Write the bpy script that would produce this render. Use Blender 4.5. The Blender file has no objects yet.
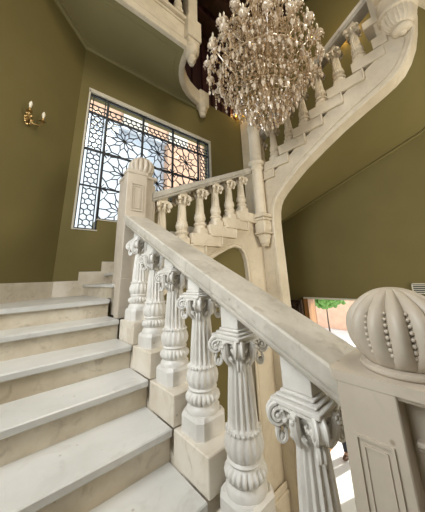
import bpy, math, random
from mathutils import Vector, Matrix
random.seed(7)
PI = math.pi
col = bpy.context.scene.collection
R = 0.3151; H = 0.16            # run and rise of the lower flight

# ------------------------------------------------------------------ materials
def new_mat(name):
    m = bpy.data.materials.new(name); m.use_nodes = True
    nt = m.node_tree; b = nt.nodes['Principled BSDF']
    return m, nt, b

def marble(name, c1, c2, c3, scale=2.0, rough=.35, vein=.5, bump=.05):
    m, nt, b = new_mat(name)
    N = nt.nodes.new; L = nt.links.new
    tc = N('ShaderNodeNewGeometry')
    n1 = N('ShaderNodeTexNoise'); n1.inputs['Scale'].default_value = scale; n1.inputs['Detail'].default_value = 6
    n1.inputs['Roughness'].default_value = .62
    L(tc.outputs['Position'], n1.inputs['Vector'])
    r1 = N('ShaderNodeValToRGB'); r1.color_ramp.elements[0].position = .36; r1.color_ramp.elements[1].position = .66
    r1.color_ramp.elements[0].color = (*c2, 1); r1.color_ramp.elements[1].color = (*c1, 1)
    L(n1.outputs['Fac'], r1.inputs['Fac'])
    n2 = N('ShaderNodeTexNoise'); n2.inputs['Scale'].default_value = scale*3.2; n2.inputs['Detail'].default_value = 9
    n2.inputs['Distortion'].default_value = 1.4
    L(tc.outputs['Position'], n2.inputs['Vector'])
    r2 = N('ShaderNodeValToRGB')
    r2.color_ramp.elements[0].position = .56; r2.color_ramp.elements[0].color = (0, 0, 0, 1)
    r2.color_ramp.elements[1].position = .80; r2.color_ramp.elements[1].color = (vein, vein, vein, 1)
    L(n2.outputs['Fac'], r2.inputs['Fac'])
    mx = N('ShaderNodeMixRGB'); mx.inputs['Color2'].default_value = (*c3, 1)
    L(r2.outputs['Color'], mx.inputs['Fac']); L(r1.outputs['Color'], mx.inputs['Color1'])
    # small dark specks of age
    n3 = N('ShaderNodeTexVoronoi'); n3.inputs['Scale'].default_value = 9
    L(tc.outputs['Position'], n3.inputs['Vector'])
    r3 = N('ShaderNodeValToRGB'); r3.color_ramp.elements[0].position = .035; r3.color_ramp.elements[0].color = (.45, .38, .3, 1)
    r3.color_ramp.elements[1].position = .075; r3.color_ramp.elements[1].color = (1, 1, 1, 1)
    L(n3.outputs['Distance'], r3.inputs['Fac'])
    mu = N('ShaderNodeMixRGB'); mu.blend_type = 'MULTIPLY'; mu.inputs['Fac'].default_value = .6
    L(mx.outputs['Color'], mu.inputs['Color1']); L(r3.outputs['Color'], mu.inputs['Color2'])
    L(mu.outputs['Color'], b.inputs['Base Color'])
    b.inputs['Roughness'].default_value = rough
    bp = N('ShaderNodeBump'); bp.inputs['Strength'].default_value = bump; bp.inputs['Distance'].default_value = .01
    L(n2.outputs['Fac'], bp.inputs['Height']); L(bp.outputs['Normal'], b.inputs['Normal'])
    return m

def plain(name, c, rough=.6, metal=0, var=.06, scale=3.0, bump=0, spec=.5):
    m, nt, b = new_mat(name)
    N = nt.nodes.new; L = nt.links.new
    g = N('ShaderNodeNewGeometry')
    n = N('ShaderNodeTexNoise'); n.inputs['Scale'].default_value = scale; n.inputs['Detail'].default_value = 5
    L(g.outputs['Position'], n.inputs['Vector'])
    r = N('ShaderNodeValToRGB'); r.color_ramp.elements[0].position = .3; r.color_ramp.elements[1].position = .7
    r.color_ramp.elements[0].color = (*[x*(1-var) for x in c], 1); r.color_ramp.elements[1].color = (*[min(1, x*(1+var)) for x in c], 1)
    L(n.outputs['Fac'], r.inputs['Fac']); L(r.outputs['Color'], b.inputs['Base Color'])
    b.inputs['Roughness'].default_value = rough; b.inputs['Metallic'].default_value = metal
    b.inputs['Specular IOR Level'].default_value = spec
    if bump:
        bp = N('ShaderNodeBump'); bp.inputs['Strength'].default_value = bump; bp.inputs['Distance'].default_value = .01
        L(n.outputs['Fac'], bp.inputs['Height']); L(bp.outputs['Normal'], b.inputs['Normal'])
    return m

def emis(name, c, s):
    m, nt, b = new_mat(name)
    b.inputs['Base Color'].default_value = (*c, 1)
    b.inputs['Emission Color'].default_value = (*c, 1); b.inputs['Emission Strength'].default_value = s
    return m

M = {}
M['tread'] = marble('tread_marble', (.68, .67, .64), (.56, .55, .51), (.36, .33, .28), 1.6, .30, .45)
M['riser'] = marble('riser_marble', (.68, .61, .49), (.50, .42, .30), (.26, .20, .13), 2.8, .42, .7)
M['block'] = marble('block_marble', (.78, .72, .62), (.62, .54, .42), (.36, .28, .19), 3.0, .42, .5)
M['carved'] = marble('carved_marble', (.76, .74, .70), (.62, .59, .54), (.44, .40, .35), 3.2, .42, .35, .12)
M['rail'] = marble('handrail_marble', (.62, .58, .51), (.42, .39, .33), (.28, .24, .19), 3.5, .28, .75)
M['newel'] = marble('newel_marble', (.55, .48, .39), (.45, .39, .31), (.38, .33, .27), 2.5, .45, .35)
M['upper'] = marble('warm_lit_marble', (.80, .71, .56), (.66, .57, .43), (.36, .30, .20), 2.0, .5, .35)  # marble of the upper flights, their warm light put into the colour
M['plaster'] = plain('olive_plaster', (.175, .143, .052), .7, 0, .06, 1.3, .08, .25)
M['soffit'] = plain('pale_olive_plaster', (.27, .235, .115), .7, 0, .05, 1.1, .06, .25)
M['iron'] = plain('black_iron', (.012, .013, .016), .5, .2, .1)
M['frame'] = plain('cream_frame', (.62, .58, .48), .5)
M['gold'] = plain('aged_brass', (.45, .30, .12), .35, .9, .2, 30)
M['candle'] = plain('ivory_candle', (.85, .78, .62), .4)
M['lime'] = plain('courtyard_paving', (.80, .80, .78), .8, 0, .05, 2)
M['pink'] = plain('pink_brick_wall', (.62, .38, .25), .85, 0, .15, 4)
M['terra'] = plain('terracotta_render', (.88, .56, .40), .85, 0, .12, 3)
M['pale'] = plain('pale_blue_render', (.62, .66, .71), .85, 0, .1, 1.2)
M['leaf'] = plain('green_leaves', (.12, .26, .05), .7, 0, .4, 20)
M['navy'] = plain('dark_trousers', (.025, .028, .045), .8, 0, .2, 20)
M['shirt'] = plain('grey_shirt', (.30, .32, .36), .8, 0, .1, 20)
M['skin'] = plain('skin', (.42, .25, .17), .55, 0, .05, 20)
M['hair'] = plain('black_hair', (.015, .012, .01), .6, 0, .2, 60)
M['shoe'] = plain('brown_shoe', (.09, .045, .02), .4, 0, .2, 60)
M['grille'] = plain('grille_dark', (.05, .06, .05), .6)

def wood(name, c, scale=7.0):
    m, nt, b = new_mat(name); N = nt.nodes.new; L = nt.links.new
    g = N('ShaderNodeNewGeometry'); mp = N('ShaderNodeMapping'); mp.inputs['Scale'].default_value = (scale, scale, .6)
    L(g.outputs['Position'], mp.inputs['Vector'])
    n = N('ShaderNodeTexNoise'); n.inputs['Scale'].default_value = 1.0; n.inputs['Detail'].default_value = 6
    L(mp.outputs['Vector'], n.inputs['Vector'])
    r = N('ShaderNodeValToRGB'); r.color_ramp.elements[0].position = .35; r.color_ramp.elements[1].position = .7
    r.color_ramp.elements[0].color = (*[x*.45 for x in c], 1); r.color_ramp.elements[1].color = (*c, 1)
    L(n.outputs['Fac'], r.inputs['Fac']); L(r.outputs['Color'], b.inputs['Base Color'])
    b.inputs['Roughness'].default_value = .5
    return m
M['darkwood'] = wood('dark_red_wood', (.060, .018, .016))
M['doorwood'] = wood('carved_brown_wood', (.085, .050, .030), 14)
M['jamb'] = wood('orange_wood', (.50, .24, .08), 14)

def glass_mat():
    m, nt, b = new_mat('clear_window_glass'); N = nt.nodes.new; L = nt.links.new
    tr = N('ShaderNodeBsdfTransparent'); tr.inputs['Color'].default_value = (.95, .97, .98, 1)
    gl = N('ShaderNodeBsdfGlossy'); gl.inputs['Roughness'].default_value = .05
    mx = N('ShaderNodeMixShader'); mx.inputs['Fac'].default_value = .04
    L(tr.outputs[0], mx.inputs[1]); L(gl.outputs[0], mx.inputs[2])
    L(mx.outputs[0], nt.nodes['Material Output'].inputs['Surface'])
    return m
M['glass'] = glass_mat()
def crystal_mat(name, c, tfac):
    m, nt, b = new_mat(name); N = nt.nodes.new; L = nt.links.new
    b.inputs['Base Color'].default_value = (*c, 1); b.inputs['Roughness'].default_value = .12
    b.inputs['Specular IOR Level'].default_value = .9
    b.inputs['Coat Weight'].default_value = .6; b.inputs['Coat Roughness'].default_value = .03
    tr = N('ShaderNodeBsdfTransparent'); tr.inputs['Color'].default_value = (1, .93, .84, 1)
    mx = N('ShaderNodeMixShader'); mx.inputs['Fac'].default_value = tfac
    L(b.outputs[0], mx.inputs[1]); L(tr.outputs[0], mx.inputs[2])
    L(mx.outputs[0], nt.nodes['Material Output'].inputs['Surface'])
    return m
M['crystal'] = crystal_mat('amber_crystal', (.50, .36, .215), .12)
M['crystal_w'] = crystal_mat('clear_crystal', (.80, .68, .53), .25)

# ------------------------------------------------------------------ mesh builder
class MB:
    def __init__(s): s.v = []; s.f = []
    def add(s, vs, fs):
        n = len(s.v); s.v += [tuple(p) for p in vs]; s.f += [tuple(i+n for i in q) for q in fs]
        return s
    def box(s, x0, x1, y0, y1, z0, z1, b=0):
        if b <= 0:
            vs = [(x, y, z) for z in (z0, z1) for y in (y0, y1) for x in (x0, x1)]
            return s.add(vs, [(0, 2, 3, 1), (4, 5, 7, 6), (0, 1, 5, 4), (2, 6, 7, 3), (0, 4, 6, 2), (1, 3, 7, 5)])
        # bevelled box: convex hull style with 24 verts
        vs = []; idx = {}
        for ix, x in enumerate((x0, x1)):
            for iy, y in enumerate((y0, y1)):
                for iz, z in enumerate((z0, z1)):
                    sx = b if ix == 0 else -b; sy = b if iy == 0 else -b; sz = b if iz == 0 else -b
                    idx[ix, iy, iz, 'x'] = len(vs); vs.append((x, y+sy, z+sz))
                    idx[ix, iy, iz, 'y'] = len(vs); vs.append((x+sx, y, z+sz))
                    idx[ix, iy, iz, 'z'] = len(vs); vs.append((x+sx, y+sy, z))
        fs = []
        I = lambda a, b_, c, k: idx[a, b_, c, k]
        for a in (0, 1):
            o = [(0, 0), (0, 1), (1, 1), (1, 0)] if a == 0 else [(0, 0), (1, 0), (1, 1), (0, 1)]
            # face x
            fs.append([I(a, q[0], q[1], 'x') for q in ([(0, 0), (0, 1), (1, 1), (1, 0)] if a == 0 else [(0, 0), (1, 0), (1, 1), (0, 1)])])
            fs.append([I(q[0], a, q[1], 'y') for q in ([(0, 0), (1, 0), (1, 1), (0, 1)] if a == 0 else [(0, 0), (0, 1), (1, 1), (1, 0)])])
            fs.append([I(q[0], q[1], a, 'z') for q in ([(0, 0), (0, 1), (1, 1), (1, 0)] if a == 0 else [(0, 0), (1, 0), (1, 1), (0, 1)])])
        for a in (0, 1):
            for c in (0, 1):
                e = [I(a, c, 0, 'x'), I(a, c, 1, 'x'), I(a, c, 1, 'y'), I(a, c, 0, 'y')]; fs.append(e if a != c else e[::-1])
                e = [I(a, 0, c, 'x'), I(a, 1, c, 'x'), I(a, 1, c, 'z'), I(a, 0, c, 'z')]; fs.append(e if a == c else e[::-1])
                e = [I(0, a, c, 'y'), I(1, a, c, 'y'), I(1, a, c, 'z'), I(0, a, c, 'z')]; fs.append(e if a != c else e[::-1])
        for a in (0, 1):
            for c in (0, 1):
                for d in (0, 1):
                    e = [I(a, c, d, 'x'), I(a, c, d, 'y'), I(a, c, d, 'z')]
                    fs.append(e if (a+c+d) % 2 == 0 else e[::-1])
        return s.add(vs, fs)
    def prism(s, pts, d0, d1, axis):
        """extrude 2D polygon; axis 'x': pts=(y,z); 'y': pts=(x,z); 'z': pts=(x,y)"""
        def mk(p, d):
            return (d, p[0], p[1]) if axis == 'x' else ((p[0], d, p[1]) if axis == 'y' else (p[0], p[1], d))
        n = len(pts)
        vs = [mk(p, d0) for p in pts]+[mk(p, d1) for p in pts]
        fs = [tuple(range(n))[::-1], tuple(range(n, 2*n))]+[(i, (i+1) % n, n+(i+1) % n, n+i) for i in range(n)]
        return s.add(vs, fs)
    def lathe(s, prof, n=48, c=(0, 0, 0), mod=None, sx=1, sy=1):
        """prof list of (r,z[,modkey]); mod(theta,key)->factor"""
        vs = []
        for p in prof:
            k = p[2] if len(p) > 2 else None
            for i in range(n):
                t = 2*PI*i/n; r = p[0]*(mod(t, k) if (mod and k) else 1)
                vs.append((c[0]+r*math.cos(t)*sx, c[1]+r*math.sin(t)*sy, c[2]+p[1]))
        fs = []
        m = len(prof)
        for j in range(m-1):
            for i in range(n):
                a = j*n+i; b = j*n+(i+1) % n
                fs.append((a, b, b+n, a+n))
        fs.append(tuple(range(n))[::-1]); fs.append(tuple((m-1)*n+i for i in range(n)))
        return s.add(vs, fs)
    def tube(s, pts, r, n=8, closed=False):
        P = [Vector(p) for p in pts]; m = len(P); rs = r if isinstance(r, (list, tuple)) else [r]*m
        vs = []; up = None
        for i in range(m):
            a = P[i-1] if (i > 0 or closed) else P[i]; b = P[(i+1) % m] if (i < m-1 or closed) else P[i]
            t = (b-a).normalized()
            if up is None:
                up = Vector((0, 0, 1)) if abs(t.z) < .9 else Vector((1, 0, 0))
            u = (up-t*up.dot(t))
            if u.length < 1e-5: u = t.orthogonal()
            u.normalize(); w = t.cross(u); up = u
            for k in range(n):
                q = 2*PI*k/n
                vs.append(P[i]+(u*math.cos(q)+w*math.sin(q))*rs[i])
        fs = []
        for i in range(m if closed else m-1):
            j = (i+1) % m
            for k in range(n):
                fs.append((i*n+k, i*n+(k+1) % n, j*n+(k+1) % n, j*n+k))
        if not closed:
            fs.append(tuple(range(n))[::-1]); fs.append(tuple((m-1)*n+k for k in range(n)))
        return s.add(vs, fs)
    def ball(s, c, r, n=8, m=6, sz=1, sx=1, sy=1):
        prof = [(max(1e-4, r*math.sin(PI*j/m)), -r*sz*math.cos(PI*j/m)) for j in range(m+1)]
        return s.lathe(prof, n, c, None, sx, sy)
    def octa(s, c, r, h, rot=0):
        vs = [(c[0], c[1], c[2]+h*.45)]+[(c[0]+r*math.cos(rot+k*PI/2), c[1]+r*math.sin(rot+k*PI/2), c[2]+h*.12) for k in range(4)]+[(c[0], c[1], c[2]-h*.55)]
        return s.add(vs, [(0, 1, 2), (0, 2, 3), (0, 3, 4), (0, 4, 1), (5, 2, 1), (5, 3, 2), (5, 4, 3), (5, 1, 4)])
    def sweep(s, path, sect):
        """path: list of (origin, uvec, vvec); sect: list of (u,v)"""
        n = len(sect); vs = []
        for o, u, v in path:
            for a, b in sect: vs.append(Vector(o)+Vector(u)*a+Vector(v)*b)
        fs = [tuple(range(n))[::-1], tuple((len(path)-1)*n+i for i in range(n))]
        for j in range(len(path)-1):
            for i in range(n): fs.append((j*n+i, j*n+(i+1) % n, (j+1)*n+(i+1) % n, (j+1)*n+i))
        return s.add(vs, fs)
    def xform(s, mat):
        s.v = [tuple(mat @ Vector(p)) for p in s.v]; return s
    def merge(s, o):
        return s.add(o.v, o.f)

def wloc(o):
    p = Vector((0, 0, 0))
    while o is not None: p += o.location; o = o.parent
    return p
def build(name, mb, mat, parent=None, smooth=None, origin=None, world=True):
    """links the collected shapes as ONE mesh object"""
    me = bpy.data.meshes.new(name)
    off = Vector((0, 0, 0))
    if parent is not None and world: off = wloc(parent)
    if parent is None and origin is not None: off = Vector(origin)
    me.from_pydata([tuple(Vector(p)-off) for p in mb.v], [], mb.f); me.update()
    import bmesh
    bm = bmesh.new(); bm.from_mesh(me); bmesh.ops.recalc_face_normals(bm, faces=bm.faces); bm.to_mesh(me); bm.free()
    if smooth:
        me.shade_smooth() if hasattr(me, 'shade_smooth') else None
        try: me.set_sharp_from_angle(angle=math.radians(smooth))
        except Exception: pass
    me.materials.append(M[mat] if isinstance(mat, str) else mat)
    o = bpy.data.objects.new(name, me); col.objects.link(o)
    if parent is not None: o.parent = parent
    elif origin is not None: o.location = origin
    return o
def tag(o, label=None, cat=None, group=None, kind=None):
    if label: o['label'] = label
    if cat: o['category'] = cat
    if group: o['group'] = group
    if kind: o['kind'] = kind
    return o
def thing(name, loc, label, cat, group=None):
    o = bpy.data.objects.new(name, None); col.objects.link(o); o.location = loc; o.empty_display_size = .1
    return tag(o, label, cat, group)
def struct(name, mb, mat, smooth=None):
    return tag(build(name, mb, mat, None, smooth), kind='structure')
def copy_tree(o, parent):
    c = o.copy(); col.objects.link(c); c.parent = parent
    for ch in list(o.children): copy_tree(ch, c)
    return c

# ------------------------------------------------------------------ room shell
GZ = -1.9; CZ = 7.85; WY = 3.2; WX = 3.8; T = .25
w = MB()                               # window wall with opening
wx0, wx1, wz0, wz1 = -.20, 2.56, 1.92, 4.45
w.box(-.35, wx0, WY, WY+T, GZ, 5.62); w.box(wx1, WX+T, WY, WY+T, GZ, 5.62)
COLX = [(wx0, .13), (.13, .82), (.82, 1.515), (1.515, 2.21), (2.21, wx1)]
SILL = [1.92, 2.10, 2.62, 2.93, 3.27]
for (a, b), z in zip(COLX, SILL): w.box(a, b, WY, WY+T, GZ, z)
w.box(wx0, wx1, WY, WY+T, wz1, 5.62)
struct('wall_back', w, 'plaster')
w = MB(); w.prism([(-.35, WY), (-.35, WY+T), (-.6, WY+T), (-2.1, WY-1.5), (-2.1, WY-1.75+T), (-1.9, 1.65)], GZ, CZ, 'z')
struct('wall_angled', w, 'plaster')
w = MB(); w.box(-2.1, -1.9, -4.2, -.6, GZ, CZ); w.box(-2.1, -1.9, 1.3, 1.66, GZ, CZ); w.box(-2.1, -1.9, -.6, 1.3, GZ, 1.35); w.box(-2.1, -1.9, -.6, 1.3, 4.1, CZ)
struct('wall_left', w, 'plaster')
dy0, dy1, dz = .84, 1.80, .625
w = MB(); w.box(WX, WX+T, -4.2, dy0, GZ, CZ); w.box(WX, WX+T, dy1, WY+T, GZ, CZ); w.box(WX, WX+T, dy0, dy1, dz, CZ)
struct('wall_right', w, 'plaster')
w = MB(); w.box(-2.1, WX+T, -4.4, -4.2, GZ, CZ)
struct('wall_front', w, 'plaster')
# upper storey above the plaster, dark red panelling with battens
w = MB(); w.box(-.35, WX, WY+.12, WY+T, 5.62, CZ)
x = -.3
while x < WX-.05:
    w.box(x, x+.10, WY+.04, WY+.12, 5.62, CZ); x += .34
struct('wall_upper', w, 'darkwood')
w = MB(); w.box(-2.1, WX+T, -4.4, WY+T, CZ, CZ+.2)
y = -3.5
while y < WY-.1: w.box(-1.9, WX, y, y+.16, CZ-.18, CZ); y += .55
struct('ceiling', w, 'darkwood')
struct('floor', MB().box(-2.1, WX+T, -4.4, WY+T, GZ-.2, GZ), 'lime')
# skirting of pale marble, stepped along the second flight
sk = MB(); zt = .96
sk.box(-.36, -.045, WY-.03, WY, .96, 1.165)
for m in range(1, 9):
    x0 = -.045+.3*(m-1); sk.box(x0, x0+.3, WY-.03, WY, .93+.148*(m-1), 1.29+.148*(m-1))
struct('baseboard_back', sk, 'block')
sk = MB(); d = .0212
sk.prism([(-.35, WY), (-.35+d, WY-d), (-1.9+d, 1.65-d), (-1.9, 1.65)], .96, 1.165, 'z')
struct('baseboard_angled', sk, 'block')
struct('trim_1', MB().box(WX-.05, WX, 2.88, 3.17, 2.2, 5.62, .01), 'upper')

# window: cream reveal, iron bars and geometric lattice, glass
win = MB()
fr = .035
win.box(wx0-.02, wx1+.02, WY-.012, WY+.10, wz1-fr, wz1+.035); [win.box(a-.01, b+.01, WY-.016, WY+.12, z-.008, z+.010) for (a, b), z in zip(COLX, SILL)]
win.box(wx0-.015, wx0+.012, WY-.012, WY+.10, wz0, wz1); win.box(wx1-.022, wx1+.02, WY-.012, WY+.10, SILL[4], wz1)
wo = struct('window_1', win, 'frame')
X0, X1, Z0, Z1 = wx0+.02, wx1-.03, wz0+.02, wz1-.05
vb = [.13, .82, 1.515, 2.21]; hb = [2.66, 3.32, 4.04]
ir = MB(); yb = WY+.05
for x, z in zip(vb, SILL): ir.box(x-.017, x+.017, yb-.02, yb+.02, z+.012, Z1)
for z in (hb[1], hb[2]): ir.box(X0, X1, yb-.021, yb+.021, z-.015, z+.015)
ir.box(X0, .82, yb-.018, yb+.018, hb[0]-.011, hb[0]+.011)
ir.box(X0-.02, X1+.02, yb-.02, yb+.02, Z1-.018, Z1+.018)
for (a, b), z in zip(COLX, SILL): ir.box(a+.01, b-.005, yb-.018, yb+.018, z+.010, z+.034)
for x, z in ((X0, Z0), (X1, SILL[4]+.01)): ir.box(x-.014, x+.014, yb-.02, yb+.02, z, Z1)
tag(build('iron_bars', ir, 'iron', wo), 'black iron bars dividing the window')
lat = MB(); LW = .0062
def seg(a, b, box, wd=LW):
    x0, x1, z0, z1 = box
    ax, az = a; bx, bz = b; t0, t1 = 0., 1.
    dx, dz_ = bx-ax, bz-az
    for p, q_ in ((-dx, ax-x0), (dx, x1-ax), (-dz_, az-z0), (dz_, z1-az)):
        if abs(p) < 1e-9:
            if q_ < 0: return
        else:
            t = q_/p
            if p < 0: t0 = max(t0, t)
            else: t1 = min(t1, t)
    if t0 >= t1: return
    A = Vector((ax+dx*t0, az+dz_*t0)); B = Vector((ax+dx*t1, az+dz_*t1))
    d = (B-A)
    if d.length < 1e-4: return
    d.normalize(); n = Vector((-d.y, d.x))*wd; A -= d*wd*.5; B += d*wd*.5
    vs = [(p.x, yy, p.y) for yy in (yb-.012, yb+.012) for p in (A-n, A+n, B+n, B-n)]
    lat.add(vs, [(0, 1, 2, 3), (7, 6, 5, 4), (0, 4, 5, 1), (1, 5, 6, 2), (2, 6, 7, 3), (3, 7, 4, 0)])
def rosette(cx, cz, box, S, off=0.):
    n = 10
    r1, r2, r3 = .20*S, .335*S, .50*S
    P = lambda r, a: (cx+r*math.cos(a), cz+r*math.sin(a))
    for i in range(n):
        a = off+2*PI*i/n; h = PI/n
        seg((cx, cz), P(.10*S, a), box)
        seg(P(.10*S, a), P(r1, a), box)
        seg(P(r1, a), P(r2, a+h), box); seg(P(r1, a), P(r2, a-h), box)
        seg(P(r2, a+h), P(r3, a+h), box)
        seg(P(r3, a+h), P(r3*1.10, a), box); seg(P(r3, a-h), P(r3*1.10, a), box)
        seg(P(r3*1.10, a), P(r3*1.6, a), box)
cols = [(.13, .82), (.82, 1.515), (1.515, 2.21)]
rows = [(Z0, hb[0]), (hb[0], hb[1]), (hb[1], hb[2])]
for (a, b) in cols:
    for j, (c, d_) in enumerate(rows):
        zl = SILL[cols.index((a, b))+1]+.02
        if d_ < zl: continue
        bx = (a, b, max(c, zl), d_)
        rosette((a+b)/2, (c+d_)/2, bx, .66, PI/10)
        for cx, cz in ((a, c), (b, c), (a, d_), (b, d_)):       # little quarter stars in the corners
            for k in range(10):
                t = PI/10+2*PI*k/10
                seg((cx, cz), (cx+.10*math.cos(t), cz+.10*math.sin(t)), bx)
def hexes(a, b, c, d_, n=2, s=None):
    wd = (b-a)/n; s = wd/math.sqrt(3); bx = (a, b, c, d_)
    r = 0; z = c+.3*s
    while z < d_+s:
        for i in range(-1, n+1):
            cx = a+wd*(i+.5+(.5 if r % 2 else 0))
            pts = [(cx+s*math.cos(PI/6+k*PI/3), z+s*math.sin(PI/6+k*PI/3)) for k in range(6)]
            for k in range(3): seg(pts[k], pts[k+1], bx)
        z += s*1.5; r += 1
for (a, b, zl) in ((X0+.06, .13-.05, Z0), (2.21+.06, X1-.06, SILL[4]+.02)):
    for (c, d_) in rows:
        if d_ > zl: hexes(a, b, max(c, zl), d_, 2)
    seg((a, zl), (a, Z1), (a-.1, b+.1, zl, Z1)); seg((b, zl), (b, Z1), (a-.1, b+.1, zl, Z1))
for (a, b) in [(X0, .13)]+cols+[(2.21, X1)]:
    hexes(a, b, hb[2]+.02, hb[2]+.17, max(1, int(round((b-a)/.10))))
    seg((a, hb[2]+.17), (b, hb[2]+.17), (a, b, hb[2], Z1))
tag(build('lattice', lat, 'iron', wo), 'black geometric star lattice')
pn = 0
for (a, b), zl in zip([(X0, .13)]+cols+[(2.21, X1)], SILL):
    build('pane', MB().box(a, b, yb+.03, yb+.036, zl+.01, Z1), 'glass', wo)

w2 = struct('added_window', MB().box(-2.06, -2.0, -.6, -.54, 1.35, 4.1).box(-2.06, -2.0, 1.24, 1.3, 1.35, 4.1).box(-2.06, -2.0, -.54, 1.24, 1.35, 1.41).box(-2.06, -2.0, -.54, 1.24, 4.04, 4.1).box(-2.06, -2.0, .32, .38, 1.41, 4.04), 'frame')  # unseen window, added as an opening for the side light
build('pane', MB().box(-2.04, -2.035, -.54, 1.24, 1.41, 4.04), 'glass', w2)
# doorway to the courtyard, lower right
dr = MB()
dr.box(WX-.02, WX+T+.02, dy0-.05, dy0, GZ, dz+.03); dr.box(WX-.02, WX+T+.02, dy0-.05, dy1+.05, dz, dz+.03)
do = struct('door_1', dr, 'frame')
jb = MB(); jb.box(WX-.02, WX+T+.02, dy1-.04, dy1+.05, GZ, dz); tag(build('door_jamb', jb, 'jamb', do), 'orange sunlit wooden jamb')
lf = MB(); lf.box(WX-.10, WX-.04, dy1+.06, dy1+.72, GZ+.02, dz-.02, .01)
lf.box(WX-.125, WX-.10, dy1+.10, dy1+.68, .10, .16, .01); lf.box(WX-.125, WX-.10, dy1+.10, dy1+.68, dz-.14, dz-.08, .01)
lf.box(WX-.125, WX-.10, dy1+.10, dy1+.16, GZ+.1, dz-.08, .01); lf.box(WX-.125, WX-.10, dy1+.62, dy1+.68, GZ+.1, dz-.08, .01)
lo = tag(build('door_leaf', lf, 'doorwood', do), 'dark carved wooden door leaf folded against the wall')
bo = MB()
for zz in (.33, -.35, -1.0):
    ring = MB(); ring.lathe([(.001, .05), (.04, .05), (.055, .03), (.075, .02), (.10, .035), (.115, .02), (.13, 0)], 24)
    ring.xform(Matrix.Translation((WX-.10, dy1+.39, zz)) @ Matrix.Rotation(-PI/2, 4, 'Y')); bo.merge(ring)
build('door_boss', bo, 'doorwood', lo, 40)

# ------------------------------------------------------------------ stairs
def treads(root, specs, axis='y'):
    for b, z, y0, y1 in specs: pass
f1 = thing('stair_flight', (-.95, 0, GZ), 'broad marble flight of steps climbing past the six near balusters up to the landing', 'stairs')
XL = -1.9
for k in range(-11, 7):
    z = k*H; y0 = k*R; top = (k == 6)
    y1 = (k+1)*R+.01 if not top else None
    if z-H < GZ-.02: continue
    if not top:
        xr = .02 if k < 5 else .0
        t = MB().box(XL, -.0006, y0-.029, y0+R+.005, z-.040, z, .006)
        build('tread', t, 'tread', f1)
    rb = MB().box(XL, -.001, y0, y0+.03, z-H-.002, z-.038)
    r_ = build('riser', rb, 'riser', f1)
# landing with angled corner
ld = MB(); ld.prism([(-1.685, 6*R-.029), (-.002, 6*R-.029), (-.002, 2.06), (.1, 2.06), (.1, WY), (-.35, WY)], .922, .96, 'z')
build('landing', ld, 'tread', f1)
ubody = MB(); ubody.prism([(-10*R, GZ+.02), (6*R, .96-2.2*H), (6*R, .40), (-8.6*R, GZ+.02)], XL+.01, -.006, 'x')
ubody.prism([(-1.64, 6*R+.031), (-.006, 6*R+.031), (-.006, WY-.04), (-.33, WY-.04)], .74, .92, 'z')
build('underside', ubody, 'soffit', f1)
bl = MB()
a_off = -.0347
DZ = {0: .045, -1: .065, -2: .06, -3: .06}
for k in range(-3, 5):
    y0 = (k)*R+a_off
    tp_ = (k+1)*H-DZ.get(k, 0)
    b_ = MB().box(0, .25, y0, y0+R-.002, tp_-H-.05 if k < 0 else k*H-.05*(k == 0), tp_, .005)
    build('string_block', b_, 'block', f1)
sb = MB().prism([(-3*R, -3*H-.9), (5*R-.036, 4*H-.5), (5*R-.036, 4*H+.1), (4*R, 4*H-.005), (4*R-.04, 3*H-.005), (-3*R, -3*H-.02)], .004, .246, 'x')
build('string', sb, 'block', f1)

f2 = thing('stair_flight', (1.2, 2.4, .96), 'short upper flight of marble steps below the window, rising to the corner pier', 'stairs')
for m in range(1, 9):
    z = .96+.148*m; x0 = -.01+.3*(m-1)
    build('tread', MB().box(x0+.03 if m == 1 else x0, x0+.33, 1.87, WY-.031, z-.036, z, .006), 'tread', f2)
    build('riser', MB().box(x0+.05, x0+.08, 1.87, WY-.031, z-.148, z-.036), 'riser', f2)
for m in range(2, 8):
    x0 = .89+.3*(m-4); tp = 1.70+.148*(m-4)
    xe = min(x0+.49, 2.22)
    b_ = MB().box(x0, xe, 1.64, 1.87, tp-.135, tp, .004)
    b_.box(x0+.004, xe+.014 if xe < 2.2 else xe, 1.615, 1.70, tp-.165, tp-.139, .005)
    if xe < 2.2: b_.box(xe+.001, xe+.020, 1.615, 1.70, tp-.139, tp-.149+.148, .004)
    build('string_block', b_, 'upper', f2)
# string wall with the arched opening
def arc(cx, cz, rx, rz, a0, a1, n):
    return [(cx+rx*math.cos(math.radians(a0+(a1-a0)*i/n)), cz+rz*math.sin(math.radians(a0+(a1-a0)*i/n))) for i in range(n+1)]
archin = [(.36, .86), (.60, 1.01), (.90, 1.185), (1.12, 1.31), (1.35, 1.43), (1.55, 1.52), (1.69, 1.555), (1.82, 1.535), (1.89, 1.47), (1.93, 1.36), (1.95, 1.2), (1.955, .9), (1.955, GZ)]
topz = [(2.40, 2.16), (2.0, 1.98), (1.1, 1.55), (.3, 1.14), (.05, 1.0), (.05, .80)]
build('arched_string', MB().prism(archin+[(2.40, GZ)]+topz, 1.69, 1.86, 'y'), 'upper', f2)
build('arch_panel', MB().prism(archin+[(1.955, GZ), (.36, GZ)], 1.74, 1.80, 'y'), 'plaster', f2)
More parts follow.
